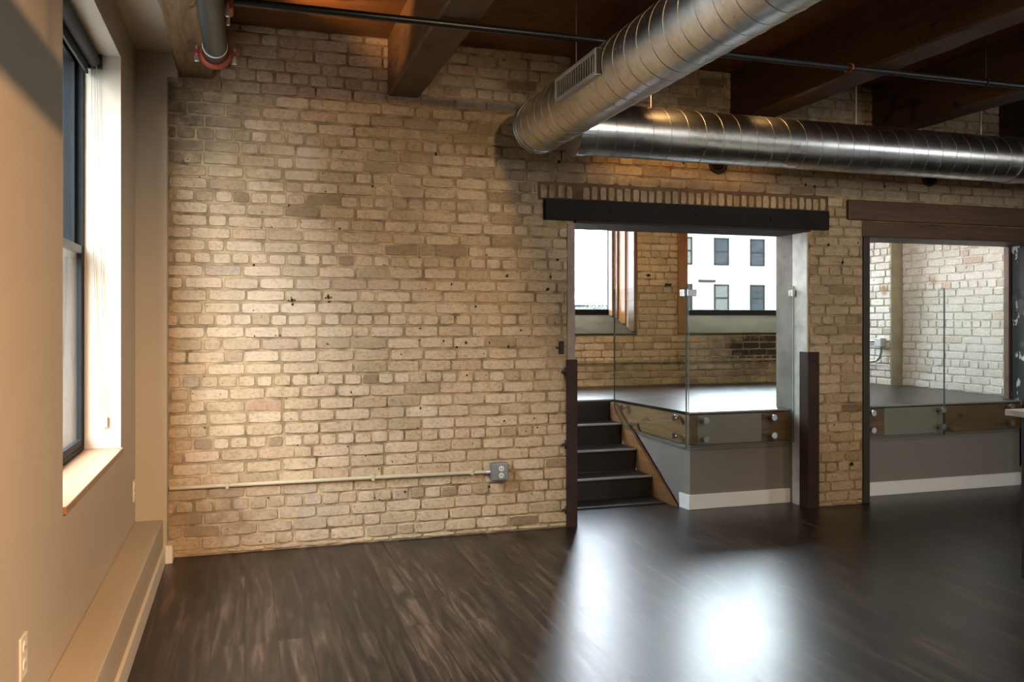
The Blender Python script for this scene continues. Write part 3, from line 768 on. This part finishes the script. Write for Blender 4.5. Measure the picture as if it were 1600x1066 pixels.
# ------------------------------------------------------------------ raised room: far wall, right wall
W1 = (2.10, 3.80); W2 = (4.373, 6.20); FS0, FS1 = 1.24, 1.43; FH = 2.85; YP = 8.36
bm = bmesh.new(); m1 = YF + .003
for (a, b, c, d) in ((.8, W1[0], PZ - .1, ZC), (W1[1], W2[0], PZ - .1, ZC), (W2[1], 6.5, PZ - .1, ZC), (W1[0], W1[1], PZ - .1, FS0), (W2[0], W2[1], PZ - .1, FS0), (W1[0], W1[1], FH, ZC), (W2[0], W2[1], FH, ZC)):
    box(bm, a, b, m1, 8.45, c, d, 1)
for (a, b) in (W1, W2):        # sloped plaster sill
    prism(bm, [(YF - .004, FS0 - .02), (YF - .004, FS0), (8.34, FS1), (8.45, FS1), (8.45, FS0 - .02)], lambda y, z, a=a: (a + .001, y, z), lambda y, z, b=b: (b - .001, y, z), 2)
ff = lambda s, n, z: (s, YF - n, z)
brick_face(bm, ff, PZ, ZC, .9, 6.27, .0725, PZ, holes=[(W1[0], W1[1], FS0 - .05, FH), (W2[0] - .1, W2[1], FS0 - .05, FH)], rnd=random.Random(5), nx=3)
rnd = random.Random(8)
chip(bm, ff, 4.15, 1.735, .022, 3, rnd, 2.6); chip(bm, ff, 3.93, 1.83, .02, 3, rnd, 1.5)
box(bm, .9, 6.27, YF - .028, YF, .945, .968, 1)
struct(link('wall_far', bm, ['brick_far', 'mortar', 'plaster_sill', 'hole'], smooth=True, sharp=22))
bm = bmesh.new(); box(bm, XR + .003, 6.8, WT, YF, PZ - .1, ZC, 1)
brick_face(bm, lambda s, n, z: (XR - n, s, z), PZ, ZC, WT, 7.03, .074, PZ, rnd=random.Random(9), nx=3)
box(bm, 6.266, XR + .003, 7.025, YF, PZ - .02, ZC, 2)
brick_face(bm, lambda s, n, z: (6.263 - n, s, z), PZ, ZC, 7.03, YF, .074, PZ, rnd=random.Random(19), nx=3)
box(bm, 6.2565, 6.4, 7.021, 7.026, PZ, ZC, 2)
struct(link('wall_side', bm, ['brick_white', 'mortar_white', 'pilaster'], smooth=True, sharp=22))
bm = bmesh.new()
for (a, b, c, d) in ((WT, 5.85, 0, ZC), (7.65, YF + .6, 0, ZC), (5.85, 7.65, 0, 1.30), (5.85, 7.65, 2.85, ZC)): box(bm, .7, .9, a, b, c, d)
struct(link('wall_inner', bm, 'drywall'))
wi = struct(empty('window_4', (.75, 6.75, 1.3)))  # unseen window added to bring more daylight into the raised room
bm = bmesh.new()
for (a, b, c, d) in ((5.85, 5.91, 1.3, 2.85), (7.59, 7.65, 1.3, 2.85), (5.91, 7.59, 1.3, 1.36), (5.91, 7.59, 2.79, 2.85), (6.73, 6.77, 1.36, 2.79)): box(bm, .72, .80, a, b, c, d)
child(link('window_frame', bm, 'frame', bevel=.003), wi)
bm = bmesh.new(); box(bm, .758, .764, 5.91, 7.59, 1.36, 2.79); child(link('pane', bm, 'pane'), wi)

def far_window(idx, x0, x1, mull):
    w = struct(empty('window_%d' % idx, ((x0 + x1) / 2, YP, FS1)))
    bm = bmesh.new(); t = .06
    box(bm, x0, x0 + t, YP, YP + .07, FS1, FH); box(bm, x1 - t, x1, YP, YP + .07, FS1, FH)
    box(bm, x0 + t, x1 - t, YP, YP + .07, FS1, FS1 + t); box(bm, x0 + t, x1 - t, YP, YP + .07, FH - t, FH)
    for mx in mull: box(bm, mx - .02, mx + .02, YP, YP + .07, FS1 + t, FH - t)
    f = child(link('window_frame', bm, 'frame', bevel=.003), w)
    bm = bmesh.new(); box(bm, x0 + t, x1 - t, YP + .03, YP + .036, FS1 + t, FH - t); child(link('pane', bm, 'pane'), w)
    return w
w4 = far_window(2, W1[0], W1[1], [])
w5 = far_window(3, W2[0], W2[1], [])
# stacked wooden mouldings on the right reveal of the first far window
bm = bmesh.new(); box(bm, 3.765, 3.80, YF - .015, YF + .12, FS0 + .02, FH); child(link('casing_strip', bm, 'casing_dark', bevel=.004), w4)
bm = bmesh.new(); box(bm, 3.78, 3.80, YF + .12, YF + .20, FS0 + .05, FH); child(link('casing_strip', bm, 'plaster_mauve', bevel=.004), w4)
bm = bmesh.new(); box(bm, 3.765, 3.80, YF + .20, YF + .36, FS0 + .1, FH); child(link('casing_strip', bm, 'casing', bevel=.006), w4)
bm = bmesh.new(); box(bm, 3.75, 3.80, YF + .36, YF + .45, FS0 + .15, FH); child(link('casing_strip', bm, 'casing_dark', bevel=.006), w4)
bm = bmesh.new(); box(bm, 3.73, 3.80, YF + .45, YP - .002, FS0 + .18, FH); child(link('casing_strip', bm, 'sill_wood', bevel=.006), w4)
bm = bmesh.new(); box(bm, 4.265, W2[0] + .002, YF - .02, YF + .08, FS0 - .0, FH); child(link('casing_strip', bm, 'casing', bevel=.003), w5)

# electrical boxes in the raised room
eb = thing('junction_box', (6.25, 7.14, 1.146), 'pale grey electrical box with conduits on the white brick, right opening', 'electrical box')
child(obox('box', 6.19, 6.256, 7.095, 7.185, 1.10, 1.19, 'box_pale', bevel=.006), eb)
child(otube('conduit', [(6.235, 7.185, 1.155), (6.235, 7.5, 1.155), (6.235, 7.75, 1.155)], .011, 'box_grey', seg=10), eb)
child(otube('conduit', [(6.225, 7.125, 1.10), (6.225, 7.127, 1.04), (6.225, 7.15, .985), (6.225, 7.19, .955), (6.225, 7.26, .945), (6.225, 7.75, .945)], .011, 'box_grey', seg=10), eb)
eb = thing('junction_box', (1.88, YF - .03, 1.15), 'pale electrical box on the far brick pier, seen mirrored in the stair glass', 'electrical box')
child(obox('box', 1.84, 1.93, YF - .06, YF - .008, 1.10, 1.20, 'box_pale', bevel=.006), eb)
child(otube('conduit', [(1.885, YF - .03, 1.10), (1.885, YF - .03, .97)], .011, 'box_grey', seg=10), eb)

# ------------------------------------------------------------------ kitchen island at the right edge
isl = thing('kitchen_island', (4.1, 2.4, 0), 'dark kitchen island with pale stone top at the right photo edge', 'kitchen island')
child(obox('countertop', 3.66, 4.7, 1.2, 3.32, .89, .922, 'counter', bevel=.003), isl)
child(obox('cabinet_body', 3.70, 4.66, 1.24, 3.26, .08, .89, 'cabinet', bevel=.003), isl)
child(obox('toe_kick', 3.75, 4.6, 1.3, 3.2, 0, .08, 'black'), isl)

# ------------------------------------------------------------------ outside
bm = bmesh.new(); box(bm, -150, 250, -60, 300, -7.2, -7); g_ = struct(link('ground', bm, 'asphalt'))
bd = thing('brick_building', (42, 58, -7), 'pale brick building across the street with dark sash windows, seen through the far right window', 'building')
bm = bmesh.new(); box(bm, 27.2, 62, 52, 56, -7, 13); child(link('facade_wall', bm, 'facade'), bd)
bm = bmesh.new(); box(bm, 27.0, 62.2, 51.7, 56.2, 13, 13.4); child(link('cornice', bm, 'facade'), bd)
for zc in (-3.6, -.35, 2.95, 6.2, 9.45):
    for k in range(9):
        xc = 28.9 + 2.9 * k
        if xc > 47: continue
        bm = bmesh.new(); hw, hh = .58, .95
        box(bm, xc - hw, xc + hw, 51.93, 52.02, zc + hh - .09, zc + hh); box(bm, xc - hw, xc + hw, 51.93, 52.02, zc - hh, zc - hh + .09)
        box(bm, xc - hw, xc - hw + .09, 51.93, 52.02, zc - hh, zc + hh); box(bm, xc + hw - .09, xc + hw, 51.93, 52.02, zc - hh, zc + hh)
        box(bm, xc - hw, xc + hw, 51.94, 52.02, zc - .05, zc + .05)
        f = child(link('window', bm, 'facade_frame'), bd)
        bm = bmesh.new(); box(bm, xc - hw + .08, xc + hw - .08, 51.97, 52.01, zc - hh + .08, zc + hh - .08, 0 if (k + int(zc)) % 3 else 1); q = link('pane', bm, ['facade_pane', 'facade_blind']); q.parent = f
bm = bmesh.new(); box(bm, 30.0, 31.3, 51.9, 52.02, 4.05, 4.2); child(link('ledge', bm, 'facade_frame'), bd)
bm = bmesh.new(); box(bm, -40, -13, -14, 8.5, -7, 8); struct(link('sky_blocker', bm, 'facade'))  # unseen block added to cut the sky light reaching the left window
nb = thing('brick_building', (-7, 16, -7), 'pale neighbouring brick building glimpsed through the left window', 'building')
bm = bmesh.new(); box(bm, -10.9, -1.9, 13, 22, -7, 9); child(link('facade_wall', bm, 'facade'), nb)
for k in range(3):
    for zc in (-2.0, 1.6, 5.2):
        xc = -3.9 - 2.7 * k
        bm = bmesh.new(); box(bm, xc - .55, xc + .55, 12.93, 13.02, zc - .9, zc + .9); child(link('window', bm, 'facade_pane'), nb)
def tree(x, y, ztop, R, label, seed):
    rr = random.Random(seed); t = thing('tree', (x, y, -7), label, 'tree', 'trees outside the far window')
    child(otube('trunk', [(x, y, -7), (x + .1, y, ztop - 2 * R), (x, y, ztop - R)], [.35, .25, .1], 'bark', seg=10), t)
    bm = bmesh.new()
    for i in range(900):
        v = Vector((rr.gauss(0, 1), rr.gauss(0, 1), rr.gauss(0, 1))).normalized() * R * rr.uniform(.45, 1.0) * (1 + .25 * math.sin(i * 1.7))
        p = Vector((x, y, ztop - 1.15 * R)) + Vector((v.x, v.y, v.z * .9)); s = R * rr.uniform(.05, .11)
        a = Vector((rr.uniform(-1, 1), rr.uniform(-1, 1), rr.uniform(-1, 1))).normalized(); b = a.orthogonal().normalized()
        q = [bm.verts.new(p + a * s), bm.verts.new(p + b * s * .7), bm.verts.new(p - a * s), bm.verts.new(p - b * s * .7)]
        bm.faces.new(q)
    child(link('foliage', bm, 'leaf'), t)
tree(43.2, 100, 4.4, 1.9, 'small green tree outside the left far window, taller of the two', 3)
tree(46.2, 103, 3.2, 2.2, 'low green tree outside the far window, behind its right frame edge', 4)
bg = thing('low_building', (48, 150, -7), 'low pale building on the horizon outside the left far window', 'building')
bm = bmesh.new(); box(bm, 30, 90, 150, 160, -7, 4.1); child(link('building_wall', bm, 'roofgrey'), bg)
bm = bmesh.new(); box(bm, 30, 90, 149.7, 160, 4.1, 4.4); child(link('parapet', bm, 'facade_pane'), bg)

# ------------------------------------------------------------------ lights
def spot(name, loc, target, power, col, angle, blend=.6, size=.04):
    l = bpy.data.lights.new(name, 'SPOT'); l.energy = power; l.color = col; l.spot_size = math.radians(angle); l.spot_blend = blend; l.shadow_soft_size = size
    o = bpy.data.objects.new(name, l); C.objects.link(o); o.location = loc
    o.rotation_euler = (Vector(target) - Vector(loc)).to_track_quat('-Z', 'Y').to_euler(); return o
def point(name, loc, power, col, size=.05):
    l = bpy.data.lights.new(name, 'POINT'); l.energy = power; l.color = col; l.shadow_soft_size = size
    o = bpy.data.objects.new(name, l); C.objects.link(o); o.location = loc; return o
def portal(name, loc, rot, sx, sy):
    l = bpy.data.lights.new(name, 'AREA'); l.shape = 'RECTANGLE'; l.size = sx; l.size_y = sy; l.energy = 1
    l.cycles.is_portal = True
    o = bpy.data.objects.new(name, l); C.objects.link(o); o.location = loc; o.rotation_euler = rot
WARM = (1, .70, .40); WARM2 = (1, .56, .22)
spot('track_lamp_wall', (1.5, .6, 2.72), (1.1, WB, .85), 245, (1, .73, .45), 62, 1.0)
spot('track_lamp_wall_b', (3.2, .4, 2.72), (3.7, WB, 1.0), 150, (1, .77, .50), 70, 1.0)
spot('track_lamp_left', (1.3, -.8, 2.70), (-.6, 2.2, 1.0), 880, (1, .57, .28), 55, .9, .03)
spot('track_lamp_ledge', (.75, .1, 2.70), (-.5, 2.5, .25), 130, (1, .60, .28), 46, 1.0)
spot('floor_fill', (4.6, 1.6, 2.72), (4.4, 3.4, 0), 110, (1, .80, .60), 80, 1.0)  # added fill light for the floor on the right, no known lamp
spot('track_lamp_far', (2.6, 6.3, 3.0), (3.9, YF, 1.3), 90, WARM, 75, 1.0)
spot('side_wall_fill', (4.4, 6.3, 2.95), (6.4, 6.4, 1.5), 55, (1, .88, .74), 85, 1.0)  # added fill to brighten the white side wall, not a known lamp
spot('track_uplight', (-.075, 4.45, 2.86), (.5, 4.66, 3.12), 85, WARM2, 62, 1.0)
spot('track_lamp_duct', (2.38, 4.30, 2.93), (2.55, 4.62, 2.6), 24, WARM2, 80, .8)
spot('track_lamp_duct_b', (3.08, 4.40, 2.95), (3.16, 4.62, 2.6), 12, WARM2, 62, .9)
rh = math.pi / 2
for (a, b) in WINS: portal('portal_left', (-.91, (a + b) / 2, (SILL + HEAD) / 2), (0, -rh, 0), HEAD - SILL, b - a)
portal('portal_rear', ((RW[0] + RW[1]) / 2, -3.77, (RW[2] + RW[3]) / 2), (rh, 0, 0), RW[1] - RW[0], RW[3] - RW[2])
portal('portal_right', (9.77, (SW[0] + SW[1]) / 2, (SW[2] + SW[3]) / 2), (0, rh, 0), SW[3] - SW[2], SW[1] - SW[0])
portal('portal_inner', (.69, 6.75, 2.08), (0, -rh, 0), 1.55, 1.8)
for (a, b) in (W1, W2): portal('portal_far', ((a + b) / 2, YP + .09, (FS1 + FH) / 2), (-rh, 0, 0), b - a, FH - FS1)

w = bpy.data.worlds.new('overcast_sky'); scene.world = w; w.use_nodes = True
nt = w.node_tree; nt.nodes.clear()
out = nt.nodes.new('ShaderNodeOutputWorld'); bgn = nt.nodes.new('ShaderNodeBackground')
tc = nt.nodes.new('ShaderNodeTexCoord'); sep = nt.nodes.new('ShaderNodeSeparateXYZ'); nt.links.new(tc.outputs['Generated'], sep.inputs[0])
col = ramp(nt, sep.outputs[2], [(.0, (.93, .94, .97)), (.5, (.80, .88, 1.0))])
nt.links.new(col, bgn.inputs[0]); bgn.inputs[1].default_value = 34.0
nt.links.new(bgn.outputs[0], out.inputs[0])

# ------------------------------------------------------------------ camera
cam = bpy.data.cameras.new('camera'); co = bpy.data.objects.new('camera', cam); C.objects.link(co)
cam.sensor_width = 36; cam.sensor_fit = 'HORIZONTAL'; cam.lens = 1320 / 1600 * 36
cam.shift_y = -.02; cam.clip_end = 1000; cam.clip_start = .05
co.location = (0, 0, 1.37); co.rotation_euler = (math.pi / 2, 0, -math.atan(417 / 1320))
scene.camera = co
scene.view_settings.view_transform = 'Standard'; scene.view_settings.look = 'None'
scene.view_settings.gamma = 1; scene.view_settings.use_curve_mapping = False
scene.view_settings.exposure = 0.28
scene.cycles.use_denoising = True
scene.cycles.max_bounces = 12; scene.cycles.transparent_max_bounces = 24
scene.cycles.sample_clamp_indirect = 8; scene.cycles.caustics_reflective = False
